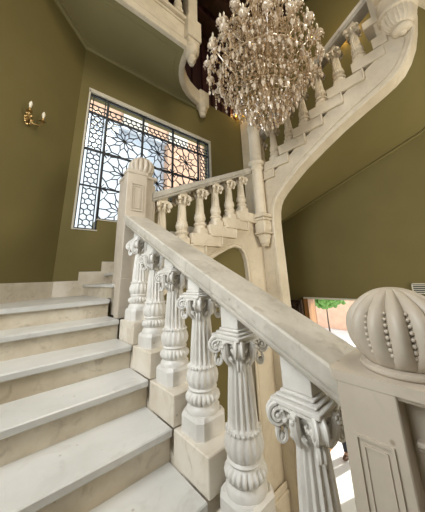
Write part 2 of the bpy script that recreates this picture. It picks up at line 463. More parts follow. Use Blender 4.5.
# moulding round the arch
mp = []
for i, (x, z) in enumerate(archin):
    a = archin[max(0, i-1)]; b = archin[min(len(archin)-1, i+1)]
    t = Vector((b[0]-a[0], 0, b[1]-a[1])).normalized(); n = Vector((-t.z, 0, t.x))
    if n.z < 0 and i < 6: n = -n
    n = Vector((0, 1, 0)).cross(t); n = n if (Vector((x, 0, z))-Vector((1.3, 0, .3))).dot(n) > 0 else -n
    mp.append((Vector((x, 1.69, z)), n, Vector((0, -1, 0))))
build('arch_moulding', MB().sweep(mp, [(0, -.01), (0, .018), (.015, .026), (.03, .018), (.034, .008), (.05, .008), (.058, .016), (.07, .010), (.075, -.01)]), 'upper', f2, 40)
build('pier_base', MB().box(1.93, 2.39, 1.62, 1.66, GZ, -1.62, .01).box(1.95, 2.39, 1.635, 1.67, -1.62, -1.54, .012), 'upper', f2)

# third flight: rises towards the viewer along the right-hand wall
f3 = thing('stair_flight', (3.1, .4, 2.2), 'highest marble flight with curved string, rising along the right wall behind the chandelier', 'stairs')
# quarter landing in the corner
build('landing', MB().box(2.43, WX-.002, 2.46, WY-.032, 2.235, 2.29), 'tread', f3)
J = [(1.30, 2.79), (1.00, 2.945), (.665, 3.13), (.361, 3.30), (.039, 3.47), (-.27, 3.64)]
for j, (yn, zb) in enumerate(J):
    b_ = MB().box(2.378, 2.61, yn, min(yn+.49, 1.62), zb, zb+.155, .005)
    b_.box(2.355, 2.42, yn-.012, min(yn+.48, 1.61), zb-.026, zb-.002, .005)
    b_.box(2.355, 2.42, yn-.020, yn-.002, zb-.002, zb+.150, .004)
    build('string_block', b_, 'upper', f3)
    zt = zb+.155
    build('tread', MB().box(2.61, WX-.002, yn+.17, yn+.52, zt-.036, zt, .006), 'tread', f3)
    build('riser', MB().box(2.61, WX-.002, yn+.46, yn+.49, zt-.168, zt-.036), 'riser', f3)
low = [(1.40, GZ), (1.40, 1.3), (1.405, 1.75), (1.40, 2.0), (1.385, 2.16), (1.35, 2.28), (1.30, 2.37), (1.20, 2.47), (1.05, 2.585), (.81, 2.76), (.45, 2.965), (.13, 3.13), (-.15, 3.25), (-.40, 3.35), (-.55, 3.42), (-.66, 3.50), (-.75, 3.62), (-.83, 3.78), (-.89, 3.98), (-.94, 4.22), (-.97, 4.5), (-.98, 4.9)]
up = [(-.52, 4.9), (-.52, 3.86), (-.2, 3.70), (.1, 3.53), (.4, 3.36), (.7, 3.19), (1.03, 3.01), (1.33, 2.85), (1.668, 2.65), (1.86, 2.55), (1.86, GZ)]
build('curved_string', MB().prism(low+up, 2.40, 2.60, 'x'), 'upper', f3)
mp = []
for i, (y, z) in enumerate(low):
    a = low[max(0, i-1)]; b = low[min(len(low)-1, i+1)]
    t = Vector((0, b[0]-a[0], b[1]-a[1])).normalized(); n = Vector((1, 0, 0)).cross(t)
    if n.dot(Vector((0, 1, .6))) < 0: n = -n
    if i < 3: n = Vector((0, 1, 0))
    mp.append((Vector((2.40, y, z)), n, Vector((-1, 0, 0))))
build('string_moulding', MB().sweep(mp, [(-.004, -.01), (-.004, .02), (.018, .028), (.034, .02), (.038, .008), (.075, .008), (.082, .016), (.094, .010), (.098, -.01)]), 'upper', f3, 40)
# plaster soffit: ruled between string and wall
sf = MB(); st = [(1.86, 2.13), (1.60, 2.14)]+[(y, z+.012) for y, z in low[3:]]
def wz(y):
    return 2.31+(2.20-y)*.335 if y > -.7 else 3.28+(-.7-y)*1.0
ys_w = []
n = len(st)
for i, (y, z) in enumerate(st):
    s_ = i/(n-1); yw = 2.45+(-1.6-2.45)*s_
    sf.v.append((2.60, y, z)); sf.v.append((WX, yw, wz(yw)))
for i in range(n-1): sf.f.append((2*i, 2*i+1, 2*i+3, 2*i+2))
nn = len(sf.v)
sf.v += [(p[0], p[1], p[2]+.05) for p in sf.v[:]]
for i in range(n-1): sf.f.append((nn+2*i, nn+2*i+2, nn+2*i+3, nn+2*i+1))
build('soffit', sf, 'plaster', f3, 60)
cr = [(Vector((WX-.001, 2.45-4.05*i/(n-1), wz(2.45-4.05*i/(n-1))-.045)), Vector((-1, 0, 0)), Vector((0, 0, 1))) for i in range(n)]
tag(build('soffit_moulding', MB().sweep(cr, [(0, 0), (.012, 0), (.025, .015), (.02, .04), (0, .05)]), 'plaster', f3, 40))
# upper run seen at the top right: continues over the pendant
build('upper_slab', MB().prism([(1.98, -.60), (2.9, -.60), (WX, -.60), (WX, -2.2), (1.98, -2.2)], 4.42, 4.60, 'z').box(2.36, 2.62, -.62, -.40, 4.35, 4.47, .01), 'upper', f3)
b_ = MB().box(2.375, 2.61, -.56, -.16, 3.81, 3.965, .006); build('string_block', b_, 'upper', f3)
build('string_block', MB().box(2.375, 2.61, -.62, -.45, 3.975, 4.13, .006), 'upper', f3)

# ------------------------------------------------------------------ baluster
NF = 16
def bmod(t, k):
    if k == 'f': return 1-.15*(1-abs(math.cos(NF*t/2))**1.6)**1.0*1.0 if abs(math.cos(NF*t/2)) < .93 else 1.0
    if k == 'g': return 1-.16*(1-abs(math.sin(11*t)))**1.2
    if k == 'b': return 1-.05*abs(math.cos(20*t))
    if k == 'l': return 1-.075*abs(math.cos(8*t))**3
    return 1
def shaft_mesh():
    p = [(.094, .095), (.094, .115), (.086, .125), (.080, .134), (.084, .140), (.094, .146, 'g'), (.101, .158, 'g'), (.099, .172, 'g'), (.088, .184, 'g'), (.078, .190),
         (.074, .196), (.080, .200), (.084, .206), (.080, .212), (.076, .216), (.084, .224, 'l'), (.092, .240, 'l'), (.095, .260, 'l'), (.092, .282, 'l'), (.084, .300, 'l'), (.080, .306),
         (.083, .310, 'b'), (.084, .316, 'b'), (.080, .322, 'b'), (.076, .326), (.074, .332, 'f'), (.072, .36, 'f'), (.069, .42, 'f'), (.065, .48, 'f'), (.061, .53, 'f'), (.059, .565, 'f'), (.058, .58),
         (.062, .585), (.064, .592), (.060, .60), (.062, .62), (.074, .65)]
    mb = MB(); mb.lathe(p, 96, (0, 0, 0), bmod)
    for i in range(24):      # beads round the top of the bulb
        t = 2*PI*i/24; mb.ball((.081*math.cos(t), .081*math.sin(t), .316), .0075, 6, 4)
    return mb
def plinth_mesh():
    mb = MB()
    def octo(r, z, c=.30):
        k = r*(1-c)
        return [(r, -k, z), (r, k, z), (k, r, z), (-k, r, z), (-r, k, z), (-r, -k, z), (-k, -r, z), (k, -r, z)]
    L_ = [(.100, 0), (.100, .078), (.094, .088), (.088, .097)]
    vs = []
    for r, z in L_: vs += octo(r, z)
    fs = [tuple(range(8))[::-1], tuple(24+i for i in range(8))]
    for j in range(3):
        for i in range(8): fs.append((8*j+i, 8*j+(i+1) % 8, 8*j+8+(i+1) % 8, 8*j+8+i))
    return mb.add(vs, fs)
def volute(mb, ang, rc, zc, R0, turns=1.6, th=.030, tr=.0085):
    d = Vector((math.cos(ang), math.sin(ang), 0)); up_ = Vector((0, 0, 1)); s = Vector((-d.y, d.x, 0))
    c = d*rc+up_*zc
    # disc core
    for side in (-1, 1):
        pts = []; n = 26
        for i in range(n+1):
            a = PI/2-2*PI*turns*i/n; r = R0*(1-.72*i/n)
            pts.append(c+d*(r*math.cos(a))+up_*(r*math.sin(a))+s*side*(th*.5+.012*i/n))
        mb.tube(pts, [tr*(1-.3*i/n) for i in range(n+1)], 6)
    n = 20; v = []
    for side in (-1, 1):
        for i in range(n): 
            a = 2*PI*i/n; r = R0*.9
            v.append(c+d*(r*math.cos(a))+up_*(r*math.sin(a))+s*side*th*.5)
    f = [tuple(range(n)), tuple(range(n, 2*n))[::-1]]+[(i, n+i, n+(i+1) % n, (i+1) % n) for i in range(n)]
    mb.add(v, f)
    e = c+s*0
    for side in (-1, 1): mb.ball(tuple(c+s*side*(th*.5+.008)), R0*.28, 8, 6)
def capital_mesh(nk=.880):
    mb = MB()
    mb.lathe([(.060, .615), (.066, .622), (.062, .630), (.070, .650), (.080, .668), (.070, .684)], 48)
    for k in range(4):
        a = PI/4+k*PI/2
        volute(mb, a, .118, .662, .036, 1.7, .026, .0085)
        d = Vector((math.cos(a), math.sin(a), 0)); s = Vector((-d.y, d.x, 0))
        for side in (-1, 1):          # small hanging scroll beneath each volute
            pts = []
            for i in range(15):
                t = -PI*.35+2*PI*.82*i/14
                pts.append(d*(.106+.017*math.cos(t))+Vector((0, 0, .600-.024*math.sin(t)))+s*side*.008)
            mb.tube(pts, [.0075]*15, 6)
        mb.ball(tuple(d*.108+Vector((0, 0, .588))), .014, 8, 6, 1.2)
        mb.tube([tuple(d*.056+Vector((0, 0, .60))), tuple(d*.07+Vector((0, 0, .62))), tuple(d*.092+Vector((0, 0, .635)))], [.010, .014, .012], 8)
    for k in range(4):                # carved mask and curling leaves on every face
        a = k*PI/2; d = Vector((math.cos(a), math.sin(a), 0)); s = Vector((-d.y, d.x, 0))
        def P(u, o, z): return tuple(s*u+d*o+Vector((0, 0, z)))
        mb.tube([P(0, .080, .696), P(0, .096, .680), P(0, .098, .655), P(0, .090, .625), P(0, .080, .600), P(0, .070, .580)], [.010, .018, .020, .019, .013, .005], 8)
        for sd in (-1, 1):
            pts = []
            for i in range(12):       # horizontal curl growing out of the mask
                t = PI*.5-sd*0-1.5*PI*i/11; r_ = .020*(1-.5*i/11)
                pts.append(P(sd*(.048+r_*math.cos(t)), .088, .662+r_*math.sin(t)))
            mb.tube(pts, [.0065]*12, 6)
            mb.tube([P(sd*.010, .092, .690), P(sd*.032, .092, .692), P(sd*.060, .088, .690), P(sd*.078, .086, .684)], [.007, .008, .008, .007], 6)
            mb.tube([P(sd*.012, .084, .622), P(sd*.026, .082, .612), P(sd*.030, .074, .596)], [.010, .009, .004], 6)
        mb.ball(P(0, .112, .668), .010, 8, 6); mb.ball(P(.010, .110, .682), .007, 6, 5); mb.ball(P(-.010, .110, .682), .007, 6, 5)
    # abacus with mouldings and the square neck block up into the rail
    for r, z0, z1 in ((.088, .682, .697), (.100, .697, .716), (.084, .716, .728), (.070, .728, .742)):
        mb.box(-r, r, -r, r, z0, z1, .004)
    mb.box(-.062, .062, -.062, .062, .742, nk, .003)
    return mb
sm, cm, pm = shaft_mesh(), capital_mesh(), plinth_mesh()
cm2 = capital_mesh(.815)
def bal_proto(matname):
    o = build('baluster', sm, matname, None, 50)
    c = build('capital', cm2 if matname == 'upper' else cm, matname, o, 40, world=False); p = build('plinth', pm, matname, o, world=False)
    return o
protos = {}
def baluster(parent, x, y, z, scale=1.0, matname='carved', rz=0.0):
    L = wloc(parent)
    if matname not in protos:
        protos[matname] = bal_proto(matname); o = protos[matname]; o.parent = parent
    else:
        o = copy_tree(protos[matname], parent)
    o.location = Vector((x, y, z))-L; o.scale = (1, 1, 1) if scale > .99 else (.88, .88, .92); o.rotation_euler = (0, 0, rz)
    return o

def rail_section(w2=.125):
    return [(-w2+.022, -.012), (-w2+.010, .0), (-w2+.006, .014), (-w2+.016, .024), (-w2+.002, .030), (-w2, .040), (-w2, .094), (-w2+.008, .103),
            (w2-.008, .103), (w2, .094), (w2, .040), (w2-.002, .030), (w2-.016, .024), (w2-.006, .014), (w2-.010, .0), (w2-.022, -.012)]

# flight 1 balustrade
b1 = thing('balustrade', (.12, 0, 0), 'nearest sloping marble balustrade with six fluted balusters beside the broad steps', 'balustrade')
rl = MB()
pa = lambda y: Vector((.125, y, .795+.4845*(y+.261)))
rl.sweep([(pa(-.405), (1, 0, 0), (0, 0, 1)), (pa(1.602), (1, 0, 0), (0, 0, 1))], rail_section(.127))
build('handrail', rl, 'rail', b1)
for k in range(-1, 5):
    o_ = baluster(b1, .122, .475+(k-1)*R-(.046 if k == -1 else 0), (k+1)*H-DZ.get(k, 0), 1.0, 'carved')
    if k < 1: o_.scale = (1.03, 1.03, 1.03) if k == -1 else (1, 1, 1.03)

# flight 2 balustrade
b2 = thing('balustrade', (1.2, 1.77, 1.5), 'short sloping marble balustrade in front of the window wall, ending at the corner pier', 'balustrade')
pb = lambda x: Vector((x, 1.76, 2.262+.475*(x-.81)))
build('handrail', MB().sweep([(pb(.33), (0, 1, 0), (0, 0, 1)), (pb(2.24), (0, 1, 0), (0, 0, 1))], rail_section(.11)), 'rail', b2)
for m in range(2, 8):
    baluster(b2, .89+.3*(m-4)+.21, 1.76, 1.70+.148*(m-4), .84, 'upper_b' if False else 'upper')
# flight 3 balustrade
b3 = thing('balustrade', (2.5, .4, 3.3), 'upper sloping marble balustrade partly behind the chandelier, above the curved string', 'balustrade')
pc = lambda y: Vector((2.5, y, 3.815+.55*(1.33-y)))
build('handrail', MB().sweep([(pc(1.56), (1, 0, 0), (0, 0, 1)), (pc(-.62), (1, 0, 0), (0, 0, 1))], rail_section(.11)), 'rail', b3)
for (yn, zb) in J+[(-.57, 3.81)]:
    baluster(b3, 2.5, yn+.31, zb+.155, .84, 'upper')

# ------------------------------------------------------------------ newel posts
def dome(c, r, h, n=14, beads=True):
    mb = MB(); prof = []
    def md(t, k):
        q = abs(math.sin(n*t/2)); w_ = k
        return 1-w_*(1-q**.75)
    N_ = 26
    prof.append((r*.80, 0)); prof.append((r*.84, h*.03)); prof.append((r*.83, h*.07)); prof.append((r*.66, h*.09))
    for i in range(N_+1):
        s = i/N_; ph = -.80+(PI/2+.80)*s
        rr = r*(math.cos(ph)**.92 if ph < .25 else math.cos(ph)**.92*(1-.13*math.sin((ph-.25)*1.6)**2)) if s < 1 else .004
        zz = h*(.09+.91*(math.sin(ph)+math.sin(.80))/(1+math.sin(.80)))
        prof.append((max(.004, rr), zz, .001+.22*min(1, 4*s)*min(1, 3*(1-s)+.15)))
    mb.lathe(prof, n*14, c, md)
    bd = MB()
    if beads:
        for i in range(n):
            t = 2*PI*i/n
            for j in range(9):
                s = .10+.055*j; ph = -.80+(PI/2+.80)*s
                rr = r*math.cos(ph)**.92*.86; zz = h*(.09+.91*(math.sin(ph)+math.sin(.80))/(1+math.sin(.80)))
                bd.ball((c[0]+rr*math.cos(t), c[1]+rr*math.sin(t), c[2]+zz), r*.052*(1-.05*j), 8, 6)
    return mb, bd

# near newel
n1 = thing('newel_post', (.15, -.56, -1.0), 'large near newel post with ribbed dome, at the foot of the handrail on the right', 'newel post')
s1 = MB()
s1.box(-.02, .24, -.555, -.40, -1.0, .815, .003)
build('pilaster', s1, 'newel', n1)
pl = MB()   # raised panel frame on the pilaster
def frame_x(mb, x, y0, y1, z0, z1, w_=.012, d=.007):
    mb.box(x-d, x+.002, y0, y1, z1-w_, z1); mb.box(x-d, x+.002, y0, y1, z0, z0+w_)
    mb.box(x-d, x+.002, y0, y0+w_, z0+w_, z1-w_); mb.box(x-d, x+.002, y1-w_, y1, z0+w_, z1-w_)
frame_x(pl, -.02, -.528, -.432, -.8, .692, .007, .006); frame_x(pl, -.02, -.510, -.450, -.76, .672, .005, .004)
build('panel_frame', pl, 'newel', n1)
s2 = MB(); s2.box(.045, .26, -.80, -.54, -1.0, .815)
s2.box(.025, .05, -.78, -.565, .688, .702, .004); s2.box(.033, .05, -.78, -.565, .678, .69, .003)
frame_x(s2, .045, -.78, -.60, -.8, .64, .012, .008)
# quarter-round hood over the recess
hood = []
for i in range(9):
    a = PI/2*i/8; hood.append((-.555-.045*(1-math.cos(a)), .770+.045*math.sin(a)))
s2.prism([(-.555, .816)]+hood[::1]+[(-.80, .816)], .0, .05, 'x') if False else None
s2.box(-.012, .05, -.80, -.55, .800, .816, .004)
build('core', s2, 'newel', n1)
cp = MB()
cp.prism([(-.022, -.398), (.03, -.345+.0), (.24, -.345), (.28, -.40), (.28, -.79), (-.022, -.79)], .814, .842, 'z')
build('cap', cp, 'newel', n1)
dm, bd = dome((.135, -.558, .842), .150, .238, 14)
build('finial', dm, 'newel', n1, 50)
for b0 in range(14):
    nv = 9*7*8; nf = 9*(6*8+2)
    q_ = MB(); q_.v = bd.v[b0*nv:(b0+1)*nv]; q_.f = [tuple(i-b0*nv for i in f_) for f_ in bd.f[b0*nf:(b0+1)*nf]]
    build('bead_row', q_, 'newel', n1, 60)

# far newel
n2 = thing('newel_post', (.2, 1.78, .8), 'tall panelled newel post with ribbed dome at the landing, in front of the window', 'newel post')
s1 = MB(); s1.box(0, .225, 1.60, 1.70, .8, 2.30, .004); s1.box(-.006, .231, 1.594, 1.705, .8, 1.16, .004)
build('pilaster', s1, 'newel', n2)
fr_ = MB()
def frame_y(mb, y, x0, x1, z0, z1, w_=.012, d=.008):
    mb.box(x0, x1, y-d, y+.002, z1-w_, z1); mb.box(x0, x1, y-d, y+.002, z0, z0+w_)
    mb.box(x0, x0+w_, y-d, y+.002, z0+w_, z1-w_); mb.box(x1-w_, x1, y-d, y+.002, z0+w_, z1-w_)
frame_y(fr_, 1.60, .045, .185, 1.86, 2.18); frame_y(fr_, 1.60, .075, .155, 1.89, 2.15, .008, .006)
build('panel_frame', fr_, 'newel', n2)
s2 = MB(); s2.box(.04, .345, 1.67, 1.96, .8, 2.30, .004); s2.box(.345, .375, 1.68, 1.93, 1.0, 2.24, .008)
build('core', s2, 'newel', n2)
build('cap', MB().box(-.008, .235, 1.592, 1.72, 2.295, 2.335, .006).box(.03, .385, 1.66, 1.97, 2.295, 2.335, .006), 'newel', n2)
dm, bd = dome((.225, 1.78, 2.335), .155, .27, 14)
build('finial', dm, 'newel', n2, 50)

# pendants
def pend_prof(r, h):
    return [(r*.16, 0), (r*.30, .03*h), (r*.34, .10*h), (r*.26, .16*h), (r*.40, .22*h), (r*.56, .32*h), (r*.60, .42*h), (r*.50, .48*h), (r*.62, .52*h), (r*.78, .62*h), (r*.92, .80*h), (r, .94*h), (r, h)]
n3 = thing('corner_column', (2.33, 1.60, 2.1), 'slender round column with carved square drop where the two upper balustrades meet', 'column')
build('shaft', MB().lathe([(.095, 2.13), (.095, 2.96), (.12, 2.975), (.125, 3.00), (.10, 3.02), (.10, 3.05), (.14, 3.07), (.15, 3.11), (.12, 3.15), (.108, 3.18), (.108, 3.78), (.12, 3.80), (.13, 3.85), (.10, 3.90), (.02, 3.95)], 40, (2.30, 1.59, 0)), 'upper', n3, 50)
build('post', MB().box(2.385, 2.50, 1.53, 1.67, 2.3, 3.9, .006), 'upper', n3)
d1 = MB()
for r_, z0, z1 in ((.145, 2.11, 2.14), (.175, 2.065, 2.11), (.140, 2.045, 2.065), (.168, 2.01, 2.045), (.140, 1.81, 2.01), (.165, 1.785, 1.81), (.12, 1.755, 1.785)):
    d1.box(2.33-r_, 2.33+r_*.4, 1.61-r_, 1.66, z0, z1, .006)
frame_y(d1, 1.47, 2.21, 2.37, 1.84, 1.98, .022, .012)
build('carved_drop', d1, 'upper', n3)
build('pendant', MB().lathe([(.03, 1.58), (.055, 1.585), (.065, 1.60), (.05, 1.615), (.07, 1.63), (.085, 1.66), (.09, 1.70), (.10, 1.72), (.11, 1.755)], 32, (2.31, 1.57, 0)), 'upper', n3, 50)

n4 = thing('pendant_newel', (2.38, -.74, 3.8), 'fluted stone pendant newel at the top right corner of the curved string', 'newel post')
def fl(t, k): return 1-.11*abs(math.cos(11*t))
build('fluted_bell', MB().lathe([(.09, 4.0), (.11, 4.005), (.14, 4.02, 'f'), (.170, 4.07, 'f'), (.182, 4.13, 'f'), (.185, 4.19, 'f'), (.205, 4.20), (.21, 4.23), (.19, 4.25), (.19, 4.42)], 100, (2.36, -.77, 0), fl), 'upper', n4, 50)
build('boss', MB().lathe([(.004, 3.90), (.03, 3.903), (.04, 3.915), (.045, 3.925), (.075, 3.93), (.10, 3.945), (.113, 3.965), (.108, 3.985), (.09, 4.0)], 40, (2.36, -.77, 0)), 'upper', n4, 50)
build('post', MB().box(2.22, 2.55, -.88, -.60, 4.4, 5.6, .008), 'upper', n4)

# ------------------------------------------------------------------ balcony under the ceiling, top left
bc = thing('balcony', (.2, 2.6, 5.3), 'marble-edged balcony with plastered underside above the window', 'balcony')
SZ = 5.31
# curved right-hand end in plan
cur = []
for i in range(13):
    a = math.radians(180+18-(90+36)*i/12)
    cur.append(None)
cur = [(1.13, 2.08), (1.17, 2.25), (1.23, 2.42), (1.32, 2.58), (1.43, 2.72), (1.57, 2.84), (1.74, 2.94), (1.93, 3.01), (2.13, 3.06), (2.30, 3.09), (2.30, WY)]
build('slab', MB().prism([(-1.6, 2.08)]+cur+[(-.35, WY), (-1.45, 2.11)], SZ, SZ+.25, 'z'), 'soffit', bc)
fs_ = MB()
fs_.box(-1.45, 1.15, 1.99, 2.08, SZ-.015, SZ+.13, .01); fs_.box(-1.45, 1.15, 2.035, 2.10, SZ+.13, SZ+.62, .01)
fs_.box(-1.45, 1.18, 1.96, 2.14, SZ+.62, SZ+.70, .01); fs_.box(-1.45, 1.15, 2.01, 2.05, SZ+.16, SZ+.19, .008); fs_.box(-1.45, 1.15, 2.01, 2.05, SZ+.55, SZ+.60, .008)
build('fascia', fs_, 'upper', bc)
pth = []
for i, (x, y) in enumerate(cur[:-1]):
    a = cur[max(0, i-1)]; b = cur[min(len(cur)-2, i+1)]
    t = Vector((b[0]-a[0], b[1]-a[1], 0)).normalized(); n = Vector((t.y, -t.x, 0))
    pth.append((Vector((x, y, SZ)), n, Vector((0, 0, 1))))
build('curved_edge', MB().sweep(pth, [(-.07, -.02), (.0, -.03), (.04, -.01), (.05, .02), (.05, .34), (.0, .42), (-.07, .42)]), 'upper', bc, 40)
ln = MB()
ln.tube([(-1.3, 2.20, SZ), (.98, 2.20, SZ), (1.03, 2.42, SZ), (1.12, 2.60, SZ)], .013, 6); ln.tube([(1.12, 2.60, SZ), (1.3, 2.8, SZ), (1.55, 3.0, SZ), (1.75, 3.12, SZ), (-.3, 3.12, SZ), (-1.25, 2.25, SZ)], .013, 6)
build('soffit_moulding', ln, 'soffit', bc)
cr = [(Vector(p), Vector(n), Vector((0, 0, 1))) for p, n in (((-1.45, 2.1, SZ-.05), (.7, -.7, 0)), ((-.35, 3.195, SZ-.05), (.38, -.92, 0)), ((2.25, 3.199, SZ-.05), (0, -1, 0)))]
build('cornice', MB().sweep(cr, [(0, 0), (.02, 0), (.04, .02), (.045, .05), (0, .05)]), 'soffit', bc)
pn1 = MB().lathe([(.02, 5.00), (.045, 5.005), (.055, 5.03), (.04, 5.05), (.065, 5.06), (.085, 5.10), (.09, 5.15), (.08, 5.17), (.115, 5.20), (.14, 5.26), (.15, 5.33), (.15, 5.42)], 32, (1.19, 2.04, 0))
build('pendant', pn1, 'upper', bc, 50)
pn2 = MB().lathe([(.02, 4.99), (.06, 5.0), (.08, 5.05), (.075, 5.09), (.095, 5.10), (.11, 5.18), (.11, 5.22), (.14, 5.24), (.15, 5.32)], 32, (2.25, 3.07, 0))
pn2.box(2.12, 2.40, 2.98, 3.195, 5.28, 5.72, .01)
build('pendant', pn2, 'upper', bc, 50)
bb = thing('balustrade', (.2, 2.04, 6.0), 'high balcony balustrade cut by the top edge of the photo, above the window', 'balustrade')
build('corner_post', MB().box(1.02, 1.34, 1.90, 2.20, 5.52, 6.02, .012).box(1.07, 1.29, 1.95, 2.17, 6.02, 7.0, .01).box(1.05, 1.31, 1.93, 2.19, 5.40, 5.53, .01), 'upper', bb)
build('handrail', MB().sweep([(Vector((-1.4, 2.04, 6.68)), (0, 1, 0), (0, 0, 1)), (Vector((1.1, 2.04, 6.68)), (0, 1, 0), (0, 0, 1))], rail_section(.11)), 'upper', bb)
for i in range(6): baluster(bb, .88-.33*i, 2.04, 6.01, .84, 'upper')

# ------------------------------------------------------------------ chandelier
CX, CY = 1.53, .74
ch = thing('chandelier', (CX, CY, 3.0), 'huge tiered crystal chandelier with candle arms hanging in the stairwell', 'chandelier')
stem = MB().lathe([(.02, 3.35), (.05, 3.40), (.09, 3.5), (.05, 3.6), (.03, 3.7), (.06, 3.85), (.10, 3.95), (.05, 4.05), (.03, 4.2), (.07, 4.35), (.10, 4.42), (.04, 4.5), (.03, 4.65), (.07, 4.8), (.09, 4.86), (.03, 4.95), (.025, 5.3), (.12, 5.45), (.03, 5.6), (.012, 5.62), (.012, CZ-.28)], 20, (CX, CY, 0))
build('stem', stem, 'crystal', ch, 50)
tiers = [(4.02, .80, 18, 3.78), (4.36, .72, 16, 4.16), (4.70, .56, 14, 4.50), (5.02, .36, 10, 4.86)]
arm_pts = []
first = None
cc = lambda p: (p[0]-CX, p[1]-CY, p[2])
crys = MB(); crysw = MB()
pend = []
def drop(x, y, z, s=1.0, wht=False):
    (crysw if wht else crys).octa((x, y, z), .016*s, .050*s, random.random()*PI)
for (zt, rad, n, zs) in tiers:
    proto = None
    for i in range(n):
        a = 2*PI*(i+.5*(tiers.index((zt, rad, n, zs)) % 2))/n+.05
        if proto is None:
            A = MB(); pts = []
            for t in range(13):
                s = t/12; r = .06+(rad-.06)*s
                z = zs-.16*math.sin(PI*s*1.15)+ (zt-.10-zs)*s**2
                pts.append((r, 0, z))
            endz = pts[-1][2]
            A.tube(pts, [.009]*13, 6)
            # small curl
            A.tube([(rad*.62+.05*math.cos(q), 0, zs-.02+.05*math.sin(q)) for q in [k*PI/6 for k in range(10)]], .006, 5)
            proto = build('arm', A, 'crystal', ch, 50, world=False)
            proto.location = (0, 0, -3.0)
            cpb = MB().lathe([(.012, -.02), (.03, -.01), (.055, .01), (.062, .025), (.056, .022), (.028, .005), (.022, .015), (.030, .03), (.034, .055), (.026, .07), (.012, .072)], 14, (rad, 0, endz))
            for k in range(8):
                q = 2*PI*k/8; cpb.octa((rad+.058*math.cos(q), .058*math.sin(q), endz-.03), .010, .055, q)
            cup = build('candle_cup', cpb, 'crystal_w', proto, 50, world=False)
            cd = MB().lathe([(.012, .07), (.012, .125), (.016, .135), (.015, .155), (.008, .175), (.002, .195)], 10, (rad, 0, endz))
            cdo = build('candle', cd, 'candle', proto, 50, world=False)
            o = proto
        else:
            o = copy_tree(proto, ch)
        o.rotation_euler = (0, 0, a)
        ex, ey = CX+rad*math.cos(a), CY+rad*math.sin(a)
        arm_pts.append((ex, ey, zt-.10, rad, a))
# festoon chains of crystals between the arms, drapes below every tier
def chain(p, q_, sag, n, s=1.0, wp=.35):
    for i in range(n+1):
        t = i/n
        drop(p[0]+(q_[0]-p[0])*t, p[1]+(q_[1]-p[1])*t, p[2]+(q_[2]-p[2])*t-sag*4*t*(1-t), s*random.uniform(.8, 1.25), random.random() < wp)
for ti, (zt, rad, n, zs) in enumerate(tiers):
    for i in range(n):
        a = 2*PI*(i+.5*(ti % 2))/n+.05; b = a+2*PI/n
        P0 = (CX+rad*math.cos(a), CY+rad*math.sin(a), zt-.10); P1 = (CX+rad*math.cos(b), CY+rad*math.sin(b), zt-.10)
        chain(P0, P1, .10, 9, 1.0)
        pi_ = (CX+.08*math.cos(a), CY+.08*math.sin(a), zt+.22)
        chain(P0, pi_, .12, 14, .9, .2)
        # hanging strings beneath arm and midway
        for rr in (1.0, .8, .6, .4):
            x_, y_ = CX+rad*rr*math.cos(a+.1*rr), CY+rad*rr*math.sin(a+.1*rr)
            m = random.randint(3, 6)
            z_ = zt-.14-.10*math.sin(PI*rr)
            for k in range(m): drop(x_, y_, z_-.045*k, 1.0, random.random() < .35)
            drop(x_, y_, z_-.045*m-.02, 1.7, random.random() < .5)
# lower basket of crystals
for i in range(34):
    a = 2*PI*i/34
    P0 = (CX+.62*math.cos(a), CY+.62*math.sin(a), 3.80); P1 = (CX+.17*math.cos(a), CY+.17*math.sin(a), 3.17)
    chain(P0, P1, .09, 15, 1.0, .3)
for (r, z, n) in ((.60, 3.72, 30), (.50, 3.56, 26), (.40, 3.42, 22), (.30, 3.28, 18), (.20, 3.16, 14), (.10, 3.10, 8)):
    for i in range(n):
        a = 2*PI*i/n+random.random()*.1
        for k in range(3): drop(CX+r*math.cos(a), CY+r*math.sin(a), z-.05*k, 1.15, random.random() < .45)
build('crystal_strings', crys, 'crystal', ch)['kind'] = 'stuff'
build('clear_crystal_strings', crysw, 'crystal_w', ch)['kind'] = 'stuff'
tear = MB().lathe([(.002, -.075), (.014, -.055), (.022, -.03), (.020, -.008), (.010, .012), (.002, .03)], 6)
pr = None
for i in range(100):
    if i < 34: a = 2*PI*i/34; r, z = .64, 3.74
    elif i < 58: a = 2*PI*(i-34)/24; r, z = .42, 3.34
    elif i < 74: a = 2*PI*(i-58)/16; r, z = .24, 3.14
    else:
        a = 2*PI*(i-74)/26+.1; r, z = .78, 3.84
    a += .03
    if pr is None: pr = build('crystal_drop', tear, 'crystal_w', ch, None, world=False); o = pr
    else: o = pr.copy(); col.objects.link(o); o.parent = ch
    o.location = (r*math.cos(a), r*math.sin(a), z-3.0); o.rotation_euler = (0, 0, a); o.scale = (1.1,)*3
build('ring', MB().tube([(CX+.62*math.cos(2*PI*k/36), CY+.62*math.sin(2*PI*k/36), 3.80) for k in range(36)], .012, 6, True).tube([(CX+.17*math.cos(2*PI*k/24), CY+.17*math.sin(2*PI*k/24), 3.18) for k in range(24)], .010, 6, True), 'crystal', ch, 50)

ch.location.z += .10
